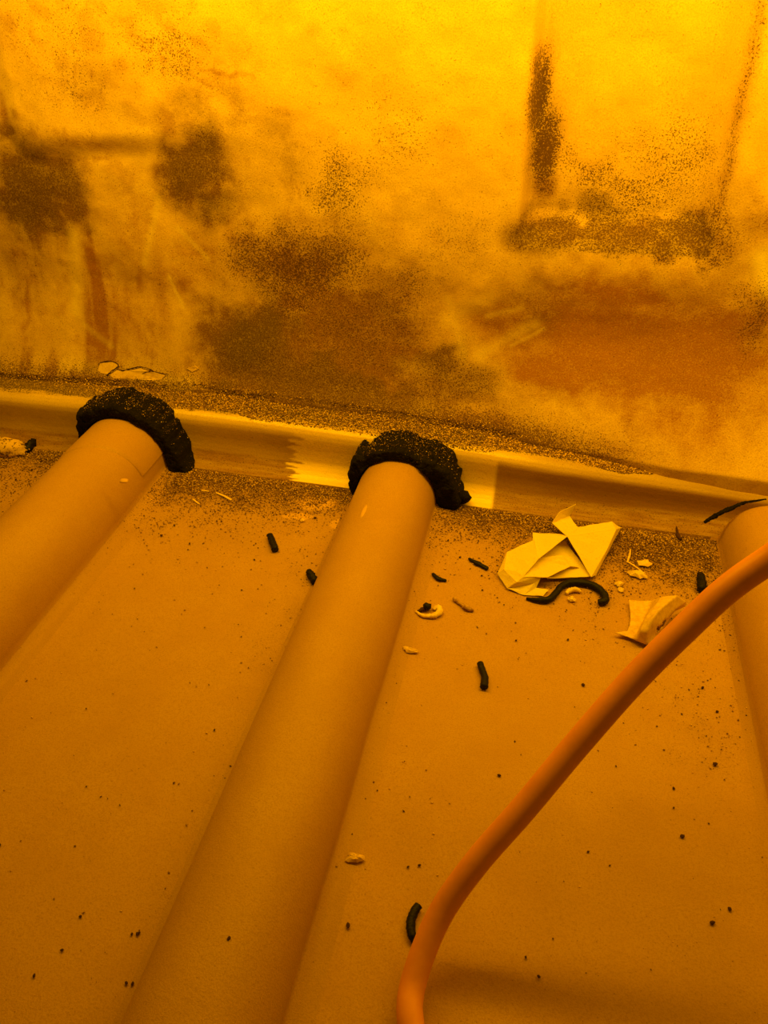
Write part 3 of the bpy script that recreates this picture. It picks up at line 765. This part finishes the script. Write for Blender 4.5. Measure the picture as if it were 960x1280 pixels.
# curled leaf holding a black bead
leaf = scrap([(520, 764), (527, 769), (536, 770), (544, 769), (550, 764), (547, 759), (542, 762)], [.0009, .0014, .0018, .0024, .0025, .0022, .0014], 'pale curled leaf on the floor right of the middle pipe', 41, 'curled_leaf', 'flake', 'leaf', .2, group=None, flat=.8)
me = lump('black_bead', .0036, .0030, .0030, 42, 2, .18); o = link('black_bead', me, M['rubber']); o.location = at(534, 758, .0034)
tag(o, 'black bead of rubber resting in the pale curled leaf', 'rubber bead')
scrap([(521, 765), (529, 761), (536, 759)], [.0008, .0016, .0022], 'dark pointed husk tucked against the curled leaf', 43, 'husk', 'crumb', 'husk', .2, group=None)

# pile of debris at the left edge
me = lump('debris_clod', .024, .011, .010, 51, 3, .13); o = link('debris_clod', me, M['debris']); o.location = at(6, 560, .004)
tag(o, 'pale clod of debris with dark stripes at the left edge of the floor', 'debris')

# ------------------------------------------------------------------ dark crumbs that can be told one by one
crumbs = [(435, 1157, .0020), (372, 1217, .0016), (379, 1215, .0017), (524, 1082, .0014), (852, 1046, .0019), (912, 1137, .0015), (890, 1154, .0018), (624, 970, .0018),
          (894, 956, .0022), (729, 857, .0018), (735, 1065, .0010), (762, 1082, .0009), (673, 1221, .0013), (657, 1197, .0010), (510, 1084, .0010), (268, 913, .0012), (302, 738, .0010),
          (318, 700, .0012), (394, 648, .0016), (271, 652, .0014), (277, 652, .0012), (202, 670, .0018), (218, 657, .0013), (237, 680, .0016), (710, 800, .0014), (645, 801, .0012),
          (842, 986, .0012), (770, 958, .0010), (842, 1010, .0010), (896, 890, .0014), (878, 860, .0014), (604, 702, .0010), (602, 720, .0012), (603, 738, .0012), (575, 697, .0013), (560, 676, .0016),
          (612, 663, .0014), (172, 1168, .0013), (43, 1220, .0012), (78, 1188, .0014), (158, 1229, .0013), (166, 1230, .0013), (165, 1168, .0010), (174, 1167, .0014), (0, 1057, .0014), (101, 1146, .0012),
          (30, 780, .0010), (108, 886, .0010), (286, 1174, .0014), (40, 588, .0018), (60, 600, .0014), (92, 590, .0016), (20, 600, .0016), (52, 577, .0018)]
proto = [lump('dark_crumb', 1, .72, .6, 90 + k, 1, .3) for k in range(4)]
for m_ in proto: m_.materials.append(M['crumb'])
def surf_z(x, y):
    z = 0.0
    for p in PIPES:
        u = (x - p['x']) / p['r']
        if abs(u) < 1 and y < p['y1']:
            k = np.clip(1.0 - p['sink'] * np.clip((0.45 - y) / 0.35, 0, 2) * 4, .6, 1)
            z = max(z, float(p['top'] * k * math.cos(math.asin(u)) ** 0.86))
    return z
for i, (px, py, r) in enumerate(crumbs):
    o = bpy.data.objects.new('dark_crumb', proto[i % 4]); COL.objects.link(o)
    q = at(px, py, 0.0); z = 0
    for _ in range(8):
        z = surf_z(q.x, q.y); q = at(px, py, z)
    o.location = (q.x, q.y, z + r * 0.45); o.scale = (r * .8, r * .8, r * .8); o.rotation_euler = (0, 0, random.random() * 6)
    if abs(q.x - PIPES[1]['x']) < PIPES[1]['r'] + .002: where = 'lying on top of the middle pipe'
    elif q.x < PIPES[0]['x'] - PIPES[0]['r']: where = 'on the floor left of the left pipe'
    elif q.x < PIPES[1]['x']: where = 'on the floor between the left and middle pipes'
    elif px > 480 + 1.0 * max(0, 1215 - py) * 0.86: where = 'on the floor right of the orange hose'
    elif py < 900: where = 'on the upper floor between middle pipe and paper'
    else: where = 'on the lower floor between middle pipe and hose'
    tag(o, 'tiny dark crumb ' + where, 'crumb', 'tiny dark crumbs ' + where)

# ------------------------------------------------------------------ loose grit
def grains(name, pos, rad, mat, label):
    """joined grains: each an irregular octahedron"""
    n = len(pos)
    base = np.array([(1, 0, 0), (0, 1, 0), (-1, 0, 0), (0, -1, 0), (0, 0, 1), (0, 0, -.5)], float)
    V = base[None] * (1 + 0.7 * (rng.random((n, 6, 1)) - 0.5)) * rad[:, None, None]
    a = rng.random(n) * 2 * PI; ca, sa = np.cos(a)[:, None], np.sin(a)[:, None]
    st = 0.7 + 0.9 * rng.random((n, 1))
    x = V[:, :, 0] * st; y = V[:, :, 1] / st
    V = np.stack([x * ca - y * sa, x * sa + y * ca, V[:, :, 2] * 0.75], -1) + pos[:, None, :]
    tri = np.array([(0, 1, 4), (1, 2, 4), (2, 3, 4), (3, 0, 4), (1, 0, 5), (2, 1, 5), (3, 2, 5), (0, 3, 5)])
    T = (tri[None] + (np.arange(n) * 6)[:, None, None]).reshape(-1, 3)
    me = bpy.data.meshes.new(name)
    me.vertices.add(n * 6); me.vertices.foreach_set('co', V.reshape(-1).astype(np.float32))
    me.loops.add(T.size); me.loops.foreach_set('vertex_index', T.reshape(-1).astype(np.int32))
    me.polygons.add(len(T)); me.polygons.foreach_set('loop_start', (np.arange(len(T)) * 3).astype(np.int32))
    me.update(calc_edges=True)
    o = link(name, me, mat, smooth=False)
    return tag(o, label, 'grit', kind='stuff')

# on the floor
n = 330000
x = rng.uniform(-0.62, 0.34, n)
y = np.where(rng.random(n) < 0.6, TRIM_Y - 0.012 - rng.exponential(0.035, n), rng.uniform(0.10, TRIM_Y - 0.012, n))
keep = (y > 0.08) & (rng.random(n) < floor_density(x, y) ** 1.2 * 0.85)
for p in PIPES: keep &= ~((x > p['x'] - p['r'] - 0.001) & (x < p['x'] + p['r'] + 0.001) & (y < p['y1'] + 0.01))
x, y = x[keep], y[keep]
z = np.zeros_like(x)
for p in PIPES:
    for sgn, f in ((-1, p['fl']), (1, p['fr'])):
        t = 1 - (sgn * (x - p['x']) - p['r']) / f
        z = np.maximum(z, np.where((t > 0) & (t < 1) & (y < p['y1']), 0.35 * f * np.clip(t, 0, 1) ** 2.2, 0))
r = 0.00022 + 0.00055 * rng.random(len(x)) ** 2.5
grains('floor_grit', np.stack([x, y, z + r * 0.3], -1), r, M['grit'], 'fine dark and pale grit drifted over the floor against the trim')

# on the ledge of the trim
n = 80000
x = rng.uniform(-0.66, 0.30, n)
front = 0.5565 + 0.006 * (fbm(x * 25, x * 0, 3, 91) - 0.5) * 2 + np.interp(x, [-0.6, -0.5, -0.35, 0.05, 0.3], [-0.010, -0.008, 0, 0, 0.004])
back = wall_foot(x) - 0.001
y = front + (back - front) * rng.random(n)
prof_y = pr[:, 0]; prof_z = pr[:, 1]
z = np.interp(y, prof_y, prof_z) * trim_scale(x)
near = np.clip((y - (back - 0.010)) / 0.010, 0, 1) * np.interp(x, [-0.02, 0.06], [1, 0])
z = z + near ** 2 * 0.010 * rng.random(n); y = y - near * 0.004
keep = (rng.random(n) < (0.35 + 0.75 * fbm(x * 40, y * 40, 3, 93)) * np.interp(x, [0.05, 0.2], [1, .25])) & (back > front)
x, y, z = x[keep], y[keep], z[keep]
r = 0.0003 + 0.0007 * rng.random(len(x)) ** 2.5
grains('ledge_grit', np.stack([x, y, z + r * 0.2], -1), r, M['grit'], 'coarse dark and pale grit lying along the ledge of the trim')

# grit lying on the tops of the foam collars
for fo in (foam_l, foam_m):
    me = fo.data
    nv = len(me.vertices); co = np.empty(nv * 3); me.vertices.foreach_get('co', co); co = co.reshape(-1, 3)
    no = np.empty(nv * 3); me.vertices.foreach_get('normal', no); no = no.reshape(-1, 3)
    up = np.where((no[:, 2] > 0.55) & (co[:, 1] > 0.519))[0]
    pick = rng.choice(up, 2600); p_ = co[pick] + rng.normal(0, 0.0011, (2600, 3)) * np.array([1, 1, 0.05])
    k_ = rng.random(2600) < np.clip(0.30 + 30 * (p_[:, 1] - 0.522), 0.12, 1)
    r_ = 0.0002 + 0.0005 * rng.random(2600) ** 2
    o = grains('settled_grit', p_[k_], r_[k_], M['grit'], 'pale and dark grit settled on the foam')
    o.parent = fo
    del o['category']
